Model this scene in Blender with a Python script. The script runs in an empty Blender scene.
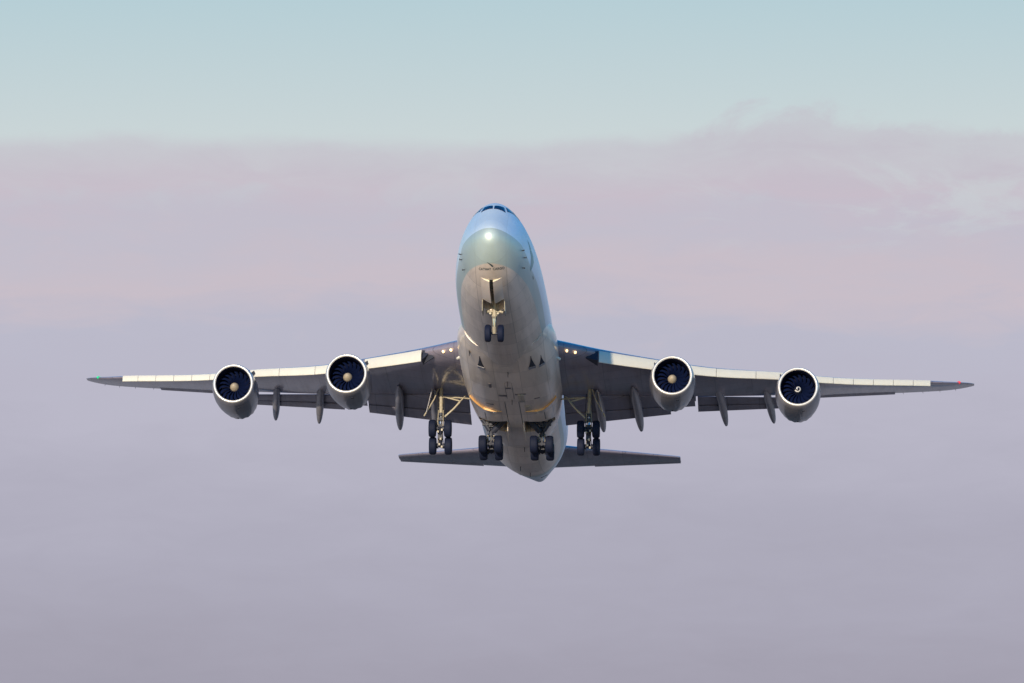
import bpy, bmesh, math, random
from mathutils import Vector, Matrix
R = math.radians
random.seed(4)
scene = bpy.context.scene

# ------------------------------------------------------------------ camera
ELEV = R(5.0)
cam_data = bpy.data.cameras.new('camera')
cam_data.sensor_width = 36.0
cam_data.lens = 8031.2 * 36.0 / 1024.0
cam_data.clip_start = 1.0
cam_data.clip_end = 60000.0
cam = bpy.data.objects.new('camera', cam_data)
cam.location = (0, 0, 1.7)
cam.rotation_euler = (R(90) + ELEV, 0, 0)
scene.collection.objects.link(cam)
scene.camera = cam

# ------------------------------------------------------------------ light
SUN_ELEV = R(14.5)
SUN_AZ = R(15.5)          # left of the camera's back
to_sun = Vector((-math.sin(SUN_AZ) * math.cos(SUN_ELEV), -math.cos(SUN_AZ) * math.cos(SUN_ELEV), math.sin(SUN_ELEV)))
sl = bpy.data.lights.new('sun', 'SUN')
sl.energy = 5.0
sl.angle = R(0.6)
sl.color = (1.0, 0.83, 0.60)
so = bpy.data.objects.new('sun', sl)
so.rotation_euler = to_sun.to_track_quat('Z', 'Y').to_euler()
so.location = (-200, -200, 200)
scene.collection.objects.link(so)

scene.view_settings.view_transform = 'Standard'
scene.view_settings.look = 'None'
scene.view_settings.gamma = 1.0
scene.view_settings.use_curve_mapping = False
scene.view_settings.exposure = 0.0

world = bpy.data.worlds.new('World')
scene.world = world
world.use_nodes = True
wt = world.node_tree
wt.nodes.clear()
def N(t, kind, **kw):
    n = t.nodes.new(kind)
    for k, v in kw.items():
        setattr(n, k, v)
    return n
def math_node(t, op, a, b=None, c=None, clamp=False):
    n = N(t, 'ShaderNodeMath', operation=op, use_clamp=clamp)
    for i, v in enumerate((a, b, c)):
        if v is None: continue
        if isinstance(v, (int, float)): n.inputs[i].default_value = v
        else: t.links.new(v, n.inputs[i])
    return n.outputs[0]
def mixcol(t, fac, a, b, blend='MIX'):
    n = N(t, 'ShaderNodeMix', data_type='RGBA', blend_type=blend)
    for sock, v in ((n.inputs[0], fac), (n.inputs[6], a), (n.inputs[7], b)):
        if isinstance(v, (int, float)): sock.default_value = v
        elif isinstance(v, tuple): sock.default_value = v
        else: t.links.new(v, sock)
    return n.outputs[2]
def ramp(t, fac, stops, interp='LINEAR'):
    n = N(t, 'ShaderNodeValToRGB')
    cr = n.color_ramp
    cr.interpolation = interp
    while len(cr.elements) > 1: cr.elements.remove(cr.elements[-1])
    cr.elements[0].position = stops[0][0]; cr.elements[0].color = stops[0][1]
    for p, c in stops[1:]:
        e = cr.elements.new(p); e.color = c
    t.links.new(fac, n.inputs[0])
    return n.outputs[0]
def srgb(r, g, b):
    f = lambda u: (u / 255 / 12.92) if u / 255 <= .04045 else ((u / 255 + .055) / 1.055) ** 2.4
    return (f(r), f(g), f(b), 1.0)

sky = N(wt, 'ShaderNodeTexSky', sky_type='NISHITA')
sky.sun_disc = False
sky.sun_elevation = SUN_ELEV
sky.sun_rotation = math.atan2(to_sun.x, to_sun.y)
sky.altitude = 0
sky.air_density = 1.0
sky.dust_density = 0.3
sky.ozone_density = 3.5
bg_sky = N(wt, 'ShaderNodeBackground')
bg_sky.inputs[1].default_value = SKY_STRENGTH = 0.15
hs = N(wt, 'ShaderNodeHueSaturation'); hs.inputs['Saturation'].default_value = 2.0; hs.inputs['Value'].default_value = 1.25
wt.links.new(sky.outputs[0], hs.inputs['Color']); wt.links.new(hs.outputs[0], bg_sky.inputs[0])
# cloud bank low in the sky, laid out by real direction (azimuth, elevation)
tc = N(wt, 'ShaderNodeTexCoord')
sep = N(wt, 'ShaderNodeSeparateXYZ'); wt.links.new(tc.outputs['Generated'], sep.inputs[0])
az = math_node(wt, 'MULTIPLY', math_node(wt, 'ARCTAN2', sep.outputs[0], sep.outputs[1]), 57.2958)
el = math_node(wt, 'MULTIPLY', math_node(wt, 'ARCSINE', sep.outputs[2]), 57.2958)
comb = N(wt, 'ShaderNodeCombineXYZ')
wt.links.new(az, comb.inputs[0]); wt.links.new(el, comb.inputs[1])
def sky_noise(sx, sy, detail, rough, off=0.0, dist=0.0):
    mp = N(wt, 'ShaderNodeMapping'); mp.inputs['Scale'].default_value = (sx, sy, 1); mp.inputs['Location'].default_value = (off, off * .7, off)
    wt.links.new(comb.outputs[0], mp.inputs[0])
    nz = N(wt, 'ShaderNodeTexNoise'); nz.inputs['Scale'].default_value = 1; nz.inputs['Detail'].default_value = detail
    nz.inputs['Roughness'].default_value = rough; nz.inputs['Distortion'].default_value = dist
    wt.links.new(mp.outputs[0], nz.inputs['Vector'])
    return math_node(wt, 'SUBTRACT', nz.outputs[0], 0.5)
n_edge = sky_noise(.55, .9, 6, .55, 3.1, .4)
n_edge2 = sky_noise(1.3, 2.2, 5, .6, 7.7, .6)
n_band = sky_noise(.22, 1.5, 4, .55, 11.3, .3)
n_gap = sky_noise(.55, 2.0, 6, .62, 33.0, .8)
n_mott = sky_noise(1.4, 4.5, 6, .6, 5.0, .6)
# top of the bank: flat to the left, heaped to the right of the view
az_r = ramp(wt, math_node(wt, 'DIVIDE', math_node(wt, 'ADD', az, 10.0), 20.0),
            [(0, (.35,) * 3 + (1,)), (.30, (.05,) * 3 + (1,)), (.5, (0,) * 3 + (1,)), (.552, (.08,) * 3 + (1,)), (.585, (1,) * 3 + (1,)), (.68, (.75,) * 3 + (1,)), (.75, (.55,) * 3 + (1,)), (1, (.8,) * 3 + (1,))], 'EASE')
amp = math_node(wt, 'MULTIPLY_ADD', az_r, .50, .16)
top = math_node(wt, 'ADD', 6.44, math_node(wt, 'MULTIPLY', az_r, .16))
rough_top = math_node(wt, 'MULTIPLY', math_node(wt, 'ADD', math_node(wt, 'MULTIPLY', n_edge, .6), math_node(wt, 'MULTIPLY', n_edge2, .75)), math_node(wt, 'MULTIPLY', amp, 1.3))
dd = math_node(wt, 'SUBTRACT', math_node(wt, 'ADD', top, rough_top), el)
edge = N(wt, 'ShaderNodeMapRange', interpolation_type='SMOOTHSTEP'); edge.inputs[1].default_value = -.06; edge.inputs[2].default_value = .10
wt.links.new(dd, edge.inputs[0])
# thin pale gaps inside the bank on the right
gapr = N(wt, 'ShaderNodeMapRange', interpolation_type='SMOOTHSTEP'); gapr.inputs[1].default_value = -.03; gapr.inputs[2].default_value = .13
wt.links.new(n_gap, gapr.inputs[0])
gl = N(wt, 'ShaderNodeMapRange', interpolation_type='SMOOTHSTEP'); gl.inputs[1].default_value = 0; gl.inputs[2].default_value = .45
wt.links.new(math_node(wt, 'SUBTRACT', .5, math_node(wt, 'ABSOLUTE', math_node(wt, 'SUBTRACT', el, 6.0))), gl.inputs[0])
gap = math_node(wt, 'MULTIPLY', math_node(wt, 'MULTIPLY', gapr.outputs[0], gl.outputs[0]), math_node(wt, 'MULTIPLY', az_r, .6))
# colour of the bank against elevation, wavered by noise
ce = math_node(wt, 'ADD', el, math_node(wt, 'ADD', math_node(wt, 'MULTIPLY', n_band, 1.1), math_node(wt, 'MULTIPLY', n_mott, .7)))
cf = math_node(wt, 'DIVIDE', math_node(wt, 'SUBTRACT', ce, 1.0), 7.0)
def cb(e): return (e - 1.0) / 7.0
bank = ramp(wt, cf, [(cb(1.2), srgb(146, 145, 160)), (cb(2.6), srgb(164, 161, 176)), (cb(3.6), srgb(174, 172, 188)), (cb(4.6), srgb(186, 184, 200)),
                     (cb(5.05), srgb(187, 186, 202)), (cb(5.45), srgb(200, 190, 200)), (cb(5.8), srgb(194, 190, 203)), (cb(6.1), srgb(199, 189, 201)), (cb(6.6), srgb(195, 190, 201))])
# the high clear sky: Nishita, paler and a touch greener towards the horizon as in hazy air
clear = ramp(wt, math_node(wt, 'DIVIDE', el, 30.0), [(0, srgb(206, 214, 217)), (.215, srgb(202, 213, 215)), (.25, srgb(181, 206, 214)), (.6, srgb(120, 168, 214)), (1, srgb(70, 125, 200))])
bg_bank = N(wt, 'ShaderNodeBackground'); wt.links.new(bank, bg_bank.inputs[0])
bg_clear = N(wt, 'ShaderNodeBackground'); wt.links.new(clear, bg_clear.inputs[0])
hz = N(wt, 'ShaderNodeMapRange', interpolation_type='SMOOTHSTEP'); hz.inputs[1].default_value = 8; hz.inputs[2].default_value = 26
hz.inputs[3].default_value = 1; hz.inputs[4].default_value = 0
wt.links.new(el, hz.inputs[0])
# the bank and the pale air stand in the half of the sky away from the sun
far = N(wt, 'ShaderNodeMapRange', interpolation_type='SMOOTHSTEP'); far.inputs[1].default_value = 25; far.inputs[2].default_value = 65
far.inputs[3].default_value = 1; far.inputs[4].default_value = 0
wt.links.new(math_node(wt, 'ABSOLUTE', az), far.inputs[0])
m1 = N(wt, 'ShaderNodeMixShader'); wt.links.new(math_node(wt, 'MULTIPLY', hz.outputs[0], far.outputs[0]), m1.inputs[0])
wt.links.new(bg_sky.outputs[0], m1.inputs[1]); wt.links.new(bg_clear.outputs[0], m1.inputs[2])
edge_w = N(wt, 'ShaderNodeMapRange', interpolation_type='SMOOTHSTEP'); edge_w.inputs[1].default_value = -.05; edge_w.inputs[2].default_value = .55
wt.links.new(math_node(wt, 'ADD', dd, math_node(wt, 'MULTIPLY', n_mott, .8)), edge_w.inputs[0])
body_ = math_node(wt, 'ADD', math_node(wt, 'MULTIPLY', edge.outputs[0], .58), math_node(wt, 'MULTIPLY', edge_w.outputs[0], .42))
mask = math_node(wt, 'MULTIPLY', math_node(wt, 'SUBTRACT', body_, gap, clamp=True), far.outputs[0])
m2 = N(wt, 'ShaderNodeMixShader'); wt.links.new(mask, m2.inputs[0])
wt.links.new(m1.outputs[0], m2.inputs[1]); wt.links.new(bg_bank.outputs[0], m2.inputs[2])
wo = N(wt, 'ShaderNodeOutputWorld'); wt.links.new(m2.outputs[0], wo.inputs[0])

# ------------------------------------------------------------------ the aircraft's pose
BASE = Vector((0, 36, -5.75))
def pose():
    p, y, r = R(-10.794), R(-2.99), R(.6)
    rot = Matrix.Rotation(y, 3, 'Z') @ Matrix.Rotation(p, 3, 'X') @ Matrix.Rotation(r, 3, 'Y')
    fw = Vector((0, math.cos(ELEV), math.sin(ELEV))); up = Vector((0, -math.sin(ELEV), math.cos(ELEV)))
    o = Vector((0, 0, 1.7)) + fw * 600 + Vector((.28, 0, 0)) + up * -2.337
    loc = o + rot @ (BASE - Vector((0, 36, 0)))
    return loc, rot
LOC, ROT = pose()

# ------------------------------------------------------------------ materials
def mat(name, color, rough=.4, metal=0.0, spec=.5, coat=0.0, dirt=None, bump=None, emit=None):
    m = bpy.data.materials.new(name); m.use_nodes = True
    t = m.node_tree; b = t.nodes['Principled BSDF']
    c = tuple(color) + (1,) if len(color) == 3 else color
    b.inputs['Base Color'].default_value = c
    b.inputs['Roughness'].default_value = rough
    b.inputs['Metallic'].default_value = metal
    b.inputs['Specular IOR Level'].default_value = spec
    b.inputs['Coat Weight'].default_value = coat
    b.inputs['Coat Roughness'].default_value = .08
    if emit:
        b.inputs['Emission Color'].default_value = tuple(emit[0]) + (1,); b.inputs['Emission Strength'].default_value = emit[1]
    tcn = N(t, 'ShaderNodeTexCoord')
    if dirt:
        sc, amt, dark = dirt
        mp = N(t, 'ShaderNodeMapping'); mp.inputs['Scale'].default_value = sc
        t.links.new(tcn.outputs['Object'], mp.inputs[0])
        nz = N(t, 'ShaderNodeTexNoise'); nz.inputs['Detail'].default_value = 6; nz.inputs['Roughness'].default_value = .62; nz.inputs['Scale'].default_value = 1
        t.links.new(mp.outputs[0], nz.inputs['Vector'])
        f = N(t, 'ShaderNodeMapRange'); f.inputs[1].default_value = .30; f.inputs[2].default_value = .72; f.inputs[4].default_value = amt
        t.links.new(nz.outputs[0], f.inputs[0])
        mc = mixcol(t, f.outputs[0], c, tuple(dark) + (1,))
        t.links.new(mc, b.inputs['Base Color'])
        rr = math_node(t, 'MULTIPLY_ADD', f.outputs[0], .35, rough, clamp=True)
        t.links.new(rr, b.inputs['Roughness'])
    return m

def paint_nodes(m, base_fn, rough=.3, lines=(2.2, 1.4), line_amt=.5, streak=.35, coat=.5, coat_rough=.12, darkc=(.12, .09, .07, 1)):
    """aircraft paint: colour areas, skin joints and grime streaked along the airflow"""
    t = m.node_tree; b = t.nodes['Principled BSDF']
    tcn = N(t, 'ShaderNodeTexCoord')
    mp0 = N(t, 'ShaderNodeMapping'); mp0.inputs['Location'].default_value = BASE
    t.links.new(tcn.outputs['Object'], mp0.inputs[0])
    s = N(t, 'ShaderNodeSeparateXYZ'); t.links.new(mp0.outputs[0], s.inputs[0])
    col, grime = base_fn(t, s.outputs[0], s.outputs[1], s.outputs[2])
    # skin joints
    def joint(coord, period, width):
        fr = math_node(t, 'FRACT', math_node(t, 'DIVIDE', coord, period))
        d = math_node(t, 'MULTIPLY', math_node(t, 'ABSOLUTE', math_node(t, 'SUBTRACT', fr, .5)), period)
        return math_node(t, 'LESS_THAN', d, width)
    j = math_node(t, 'MAXIMUM', joint(s.outputs[1], lines[0], .028), joint(s.outputs[0], lines[1], .022))
    # panel tone: each skin panel a slightly different grey
    vx = math_node(t, 'FLOOR', math_node(t, 'ADD', math_node(t, 'DIVIDE', s.outputs[0], lines[1]), .5))
    vy = math_node(t, 'FLOOR', math_node(t, 'ADD', math_node(t, 'DIVIDE', s.outputs[1], lines[0]), .5))
    cv = N(t, 'ShaderNodeCombineXYZ'); t.links.new(vx, cv.inputs[0]); t.links.new(vy, cv.inputs[1])
    wn = N(t, 'ShaderNodeTexWhiteNoise', noise_dimensions='2D'); t.links.new(cv.outputs[0], wn.inputs['Vector'])
    tone = math_node(t, 'MULTIPLY_ADD', wn.outputs['Value'], .24, .84)
    mp = N(t, 'ShaderNodeMapping'); mp.inputs['Scale'].default_value = (1.6, .16, 1.6)
    t.links.new(tcn.outputs['Object'], mp.inputs[0])
    nz = N(t, 'ShaderNodeTexNoise'); nz.inputs['Detail'].default_value = 7; nz.inputs['Roughness'].default_value = .65; nz.inputs['Scale'].default_value = 1
    t.links.new(mp.outputs[0], nz.inputs['Vector'])
    f = N(t, 'ShaderNodeMapRange'); f.inputs[1].default_value = .45; f.inputs[2].default_value = .75; f.inputs[4].default_value = streak
    t.links.new(nz.outputs[0], f.inputs[0])
    fg = math_node(t, 'MULTIPLY', f.outputs[0], grime)
    c1 = mixcol(t, 1.0, col, mixcol(t, math_node(t, 'MULTIPLY', grime, 1.0), (1, 1, 1, 1), tone), 'MULTIPLY')
    c2 = mixcol(t, fg, c1, darkc)
    c3 = mixcol(t, math_node(t, 'MULTIPLY', math_node(t, 'MULTIPLY', j, line_amt), grime), c2, (.03, .03, .035, 1))
    t.links.new(c3, b.inputs['Base Color'])
    t.links.new(math_node(t, 'MULTIPLY_ADD', fg, .5, rough, clamp=True), b.inputs['Roughness'])
    b.inputs['Coat Weight'].default_value = coat
    b.inputs['Coat Roughness'].default_value = coat_rough
    # very slight skin waviness
    wv = N(t, 'ShaderNodeTexNoise'); wv.inputs['Scale'].default_value = .9; wv.inputs['Detail'].default_value = 2
    t.links.new(tcn.outputs['Object'], wv.inputs['Vector'])
    bp = N(t, 'ShaderNodeBump'); bp.inputs['Strength'].default_value = .25; bp.inputs['Distance'].default_value = .05
    t.links.new(wv.outputs[0], bp.inputs['Height']); t.links.new(bp.outputs[0], b.inputs['Normal']); t.links.new(bp.outputs[0], b.inputs['Coat Normal'])
    return m

def livery(t, x, a, z):
    zup = ramp(t, math_node(t, 'DIVIDE', a, 30.0), [(0, (.66,) * 3 + (1,)), (1.0 / 30, (.62,) * 3 + (1,)), (3.3 / 30, (.57,) * 3 + (1,)), (6.4 / 30, (.36,) * 3 + (1,)), (11.8 / 30, (.30,) * 3 + (1,)), (21 / 30, (.22,) * 3 + (1,)), (1, (.2,) * 3 + (1,))])
    zu = math_node(t, 'MULTIPLY_ADD', zup, 4.0, -2.0)
    soft = lambda v: (lambda n: (t.links.new(v, n.inputs[0]), n.outputs[0])[1])(_mr(t, -.03, .03))
    up = soft(math_node(t, 'SUBTRACT', z, zu))
    bel = soft(math_node(t, 'SUBTRACT', -1.65, z))
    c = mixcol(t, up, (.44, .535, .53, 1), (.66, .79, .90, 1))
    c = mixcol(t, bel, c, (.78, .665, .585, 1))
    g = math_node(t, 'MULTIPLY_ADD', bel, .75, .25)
    return c, g
def _mr(t, a, b):
    n = N(t, 'ShaderNodeMapRange'); n.inputs[1].default_value = a; n.inputs[2].default_value = b
    return n
def plain(col, g=1.0):
    def fn(t, x, a, z):
        v = N(t, 'ShaderNodeRGB'); v.outputs[0].default_value = col
        gv = N(t, 'ShaderNodeValue'); gv.outputs[0].default_value = g
        return v.outputs[0], gv.outputs[0]
    return fn
M = {}
def newm(n):
    m = bpy.data.materials.new(n); m.use_nodes = True; return m
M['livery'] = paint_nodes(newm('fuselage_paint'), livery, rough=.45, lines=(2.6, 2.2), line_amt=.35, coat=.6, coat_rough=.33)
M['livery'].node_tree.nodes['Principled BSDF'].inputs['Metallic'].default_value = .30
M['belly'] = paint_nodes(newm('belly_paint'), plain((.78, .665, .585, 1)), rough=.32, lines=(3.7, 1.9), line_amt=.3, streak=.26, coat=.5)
M['wing'] = paint_nodes(newm('wing_grey_paint'), plain((.245, .215, .275, 1)), rough=.34, lines=(1.9, 2.7), coat=1.0)
M['flap'] = paint_nodes(newm('flap_grey_paint'), plain((.19, .185, .25, 1)), rough=.4, lines=(6, 2.4), coat=.2)
M['fairing'] = paint_nodes(newm('fairing_grey_paint'), plain((.24, .24, .29, 1)), rough=.38, lines=(2.1, 5), coat=.2)
M['nacelle'] = paint_nodes(newm('nacelle_paint'), plain((.19, .185, .215, 1)), rough=.3, lines=(1.6, 3.0), coat=.6)
M['slat'] = mat('slat_white_paint', (.74, .71, .62), .45, dirt=((2, 2, 2), .18, (.45, .42, .36)))
M['lip'] = mat('polished_lip_metal', (.68, .66, .64), .33, metal=.4)
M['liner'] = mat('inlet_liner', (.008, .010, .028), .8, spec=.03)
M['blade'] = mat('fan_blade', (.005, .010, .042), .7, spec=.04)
M['spinner'] = mat('spinner_grey', (.42, .36, .28), .45)
M['spinner_dark'] = mat('spinner_dark', (.015, .02, .045), .4)
M['white'] = mat('white_mark', (.8, .8, .8), .5)
M['hot'] = mat('exhaust_metal', (.22, .19, .17), .4, metal=.8)
M['tyre'] = mat('tyre_rubber', (.004, .008, .028), .7, spec=.25, dirt=((3, 3, 3), .25, (.012, .016, .04)))
M['rim'] = mat('wheel_rim_metal', (.32, .32, .34), .4, metal=.3)
M['gear'] = mat('gear_enamel', (.42, .38, .30), .35, dirt=((5, 5, 5), .45, (.12, .10, .08)))
M['gear_dark'] = mat('gear_dark_steel', (.022, .028, .055), .5, metal=0, dirt=((6, 6, 6), .5, (.02, .02, .03)))
M['chrome'] = mat('oleo_chrome', (.8, .8, .8), .15, metal=1)
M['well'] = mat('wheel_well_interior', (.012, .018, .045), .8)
M['gap'] = mat('dark_gap', (.02, .025, .045), .7)
M['glass'] = mat('cockpit_glass', (.006, .01, .05), .12, spec=.25)
M['ink'] = mat('lettering_ink', (.03, .05, .06), .5)
M['teal'] = mat('teal_brush_mark', (.02, .28, .30), .35)
M['black'] = mat('black_probe', (.015, .015, .02), .5)
M['lampw'] = mat('landing_lamp', (1, .8, .5), .2, emit=((1, .66, .30), 2.6))
M['lampg'] = mat('green_lamp', (.0, .5, .2), .2, emit=((.0, 1, .35), .35))
M['lampr'] = mat('red_lamp', (.5, .02, .02), .2, emit=((1, .04, .06), .5))
M['sun_edge'] = mat('sunlit_edge_orange', (.70, .40, .16), .5)  # warm sunlight on the belly step, put into the colour
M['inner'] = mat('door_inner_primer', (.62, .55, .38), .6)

# ------------------------------------------------------------------ mesh helpers
class MB:
    def __init__(s): s.v = []; s.f = []; s.m = []
    def loft(s, rings, cap0=True, cap1=True, mi=0, closed=True, mfn=None):
        n = len(rings[0]); b = len(s.v)
        for r in rings: s.v += [tuple(p) for p in r]
        for i in range(len(rings) - 1):
            for j in range(n if closed else n - 1):
                k = (j + 1) % n
                s.f.append((b + i * n + j, b + i * n + k, b + (i + 1) * n + k, b + (i + 1) * n + j))
                s.m.append(mfn(i, j) if mfn else mi)
        if cap0: s.f.append(tuple(b + j for j in range(n))[::-1]); s.m.append(mi)
        if cap1: s.f.append(tuple(b + (len(rings) - 1) * n + j for j in range(n))); s.m.append(mi)
        return s
    def tube(s, p0, p1, r0, r1=None, n=12, mi=0):
        r1 = r0 if r1 is None else r1
        p0, p1 = Vector(p0), Vector(p1); d = (p1 - p0).normalized()
        q = d.to_track_quat('Z', 'Y')
        ring = lambda p, r: [p + q @ Vector((r * math.cos(2 * math.pi * i / n), r * math.sin(2 * math.pi * i / n), 0)) for i in range(n)]
        return s.loft([ring(p0, r0), ring(p1, r1)], mi=mi)
    def path(s, pts, r, n=10, mi=0):
        for a, b in zip(pts[:-1], pts[1:]): s.tube(a, b, r, r, n, mi)
        return s
    def box(s, c, d, rot=None, mi=0):
        c = Vector(c); b = len(s.v)
        for k in range(8):
            p = Vector(((k & 1) - .5, ((k >> 1) & 1) - .5, ((k >> 2) & 1) - .5))
            p = Vector((p.x * d[0], p.y * d[1], p.z * d[2]))
            if rot is not None: p = rot @ p
            s.v.append(tuple(c + p))
        for f in ((0, 2, 3, 1), (4, 5, 7, 6), (0, 1, 5, 4), (2, 6, 7, 3), (0, 4, 6, 2), (1, 3, 7, 5)):
            s.f.append(tuple(b + i for i in f)); s.m.append(mi)
        return s
    def plate(s, poly, thick, mi=0):
        """solid plate: 3-D polygon thickened along thick vector"""
        t = Vector(thick); n = len(poly); b = len(s.v)
        s.v += [tuple(Vector(p)) for p in poly] + [tuple(Vector(p) + t) for p in poly]
        s.f.append(tuple(b + i for i in range(n))[::-1]); s.m.append(mi)
        s.f.append(tuple(b + n + i for i in range(n))); s.m.append(mi)
        for i in range(n):
            k = (i + 1) % n
            s.f.append((b + i, b + k, b + n + k, b + n + i)); s.m.append(mi)
        return s
    def lathe(s, c, axis, prof, n=32, mi=0, closed_prof=False, up=None):
        """prof: (distance along axis, radius)"""
        c, axis = Vector(c), Vector(axis).normalized()
        q = axis.to_track_quat('Z', 'Y')
        rings = [[c + q @ Vector((max(r, 1e-4) * math.cos(2 * math.pi * i / n), max(r, 1e-4) * math.sin(2 * math.pi * i / n), h)) for i in range(n)] for h, r in prof]
        if closed_prof: rings.append(rings[0])
        return s.loft(rings, cap0=not closed_prof, cap1=not closed_prof, mi=mi)
    def build(s, name, mats, parent=None, smooth=35, mirror=False, label=None, merge=False):
        me = bpy.data.meshes.new(name)
        vs = [Vector(v) - BASE for v in s.v]
        if mirror: vs = [Vector((-v.x, v.y, v.z)) for v in vs]
        me.from_pydata([tuple(v) for v in vs], [], s.f)
        mats = mats if isinstance(mats, (list, tuple)) else [mats]
        for m_ in mats: me.materials.append(m_)
        me.polygons.foreach_set('material_index', s.m)
        bm = bmesh.new(); bm.from_mesh(me)
        bmesh.ops.remove_doubles(bm, verts=bm.verts, dist=1e-5)
        bmesh.ops.recalc_face_normals(bm, faces=bm.faces)
        bm.to_mesh(me); bm.free()
        if smooth:
            me.polygons.foreach_set('use_smooth', [True] * len(me.polygons))
            me.set_sharp_from_angle(angle=R(smooth))
        o = bpy.data.objects.new(name, me)
        scene.collection.objects.link(o)
        if parent: o.parent = parent
        if label: o['label'] = label
        return o
def boolean_cut(o, cutters):
    for c in cutters:
        m = o.modifiers.new('cut', 'BOOLEAN'); m.operation = 'DIFFERENCE'; m.object = c; m.solver = 'EXACT'
    dg = bpy.context.evaluated_depsgraph_get()
    me = bpy.data.meshes.new_from_object(o.evaluated_get(dg))
    o.modifiers.clear(); o.data = me
    me.set_sharp_from_angle(angle=R(35))

# ------------------------------------------------------------------ ground far below
g = MB()
g.v = [Vector((x, y, 0)) + BASE for x, y in ((-25000, -25000), (25000, -25000), (25000, 25000), (-25000, 25000))]; g.f = [(0, 1, 2, 3)]; g.m = [0]
ground = g.build('ground', mat('dry_grass', (.52, .41, .35), .95, dirt=((.004, .004, .004), .4, (.38, .30, .26))), smooth=0)
ground['kind'] = 'structure'
g = MB()
g.v = [Vector((x, y, .004)) + BASE for x, y in ((-23, 40), (37, 40), (37, 3400), (-23, 3400))]; g.f = [(0, 1, 2, 3)]; g.m = [0]
rw = g.build('runway', mat('runway_asphalt', (.06, .06, .06), .9, dirt=((.05, .01, .05), .5, (.03, .03, .03))), smooth=0)
rw['kind'] = 'structure'

# ---- fuselage shape
# stations: aft, zbottom, ztop, zcentre, halfwidth
FS=[(0,.12,.12,.12,0),(.12,-.36,.57,.12,.45),(.4,-.78,.9,.11,.79),(.8,-1.2,1.22,.1,1.1),(1.4,-1.69,1.64,.08,1.43),(2.1,-2.12,2.1,.05,1.72),(2.8,-2.44,2.57,.02,1.95),(3.5,-2.69,3.06,0,2.13),(4.2,-2.87,3.5,-.02,2.27),(5.2,-3.04,3.95,-.03,2.46),(6.5,-3.16,4.28,-.08,2.66),(8,-3.22,4.48,-.04,2.83),(10,-3.25,4.58,0,2.99),(13,-3.25,4.6,0,3.12),(17,-3.25,4.6,0,3.2),(24,-3.25,4.6,0,3.25),(30,-3.25,4.1,0,3.25),(36,-3.25,3.45,0,3.25),(42,-3.25,3.25,0,3.25),(48,-3.25,3.25,0,3.25),(51,-3.12,3.25,.05,3.22),(54,-2.75,3.24,.2,3.08),(58,-2.05,3.22,.5,2.7),(62,-1.2,3.15,.9,2.2),(66,-.3,3.05,1.3,1.6),(70,.62,2.95,1.7,1.0),(72.5,1.2,2.75,1.9,.58),(73.8,1.6,2.4,2.0,.3),(74.2,1.8,2.2,2.0,.12)]
def lerp_tab(T,a):
    # monotone-ish cubic hermite
    n=len(T)
    if a<=T[0][0]: return list(T[0][1:])
    if a>=T[-1][0]: return list(T[-1][1:])
    for i in range(n-1):
        if T[i][0]<=a<=T[i+1][0]: break
    x0,x1=T[i][0],T[i+1][0];h=x1-x0;t=(a-x0)/h
    out=[]
    for k in range(1,len(T[0])):
        d=(T[i+1][k]-T[i][k])/h
        dm=(T[i][k]-T[i-1][k])/(T[i][0]-T[i-1][0]) if i>0 else d*2.2
        dp=(T[i+2][k]-T[i+1][k])/(T[i+2][0]-T[i+1][0]) if i<n-2 else d
        def lim(a,b):
            return 0 if a*b<=0 else 2*a*b/(a+b)
        m0=lim(dm,d) if i>0 else d*1.8
        m1=lim(d,dp) if i<n-2 else d
        t2,t3=t*t,t**3
        out.append((2*t3-3*t2+1)*T[i][k]+(t3-2*t2+t)*h*m0+(-2*t3+3*t2)*T[i+1][k]+(t3-t2)*h*m1)
    return out
def fus(a,phi):
    """phi=0 bottom, pi/2 port side, pi top"""
    zb,zt,zc,w=lerp_tab(FS,a)
    c,s=math.cos(phi),math.sin(phi)
    if c<0: w*=1-.13*c*c
    return (w*s, a, zc-c*((zc-zb) if c>0 else (zt-zc)))

# ------------------------------------------------------------------ THE AIRCRAFT
plane = bpy.data.objects.new('cargo_jet', None)
scene.collection.objects.link(plane)
plane.matrix_world = Matrix.Translation(LOC) @ ROT.to_4x4()
plane['label'] = 'large white and grey four-engined jumbo cargo jet climbing nose-up with its landing gear down'
plane['category'] = 'airplane'

def fus_x(a, x):
    """point on the lower fuselage skin at lateral x"""
    zb, zt, zc, w = lerp_tab(FS, a)
    return fus(a, math.asin(max(-1, min(1, x / w))))
def fus_n(a, phi, off):
    p = Vector(fus(a, phi)); e1 = Vector(fus(a + .02, phi)) - Vector(fus(a - .02, phi)); e2 = Vector(fus(a, phi + .01)) - Vector(fus(a, phi - .01))
    n = e1.cross(e2).normalized()
    zc = lerp_tab(FS, a)[2]
    if n.dot(p - Vector((0, a + 1.5, zc))) < 0: n = -n
    return p + n * off

# fuselage
st = [0.0] + [.03 * 1.22 ** i for i in range(14)]
a = st[-1]
while a < 73.9:
    a += .22 if a < 8 else (.6 if a < 50 else .5)
    st.append(min(a, 74.2))
if st[-1] < 74.2: st.append(74.2)
NR = 120
mb = MB()
mb.loft([[fus(a, 2 * math.pi * j / NR) for j in range(NR)] for a in st])
fuselage = mb.build('fuselage', M['livery'], plane, smooth=50)

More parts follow.
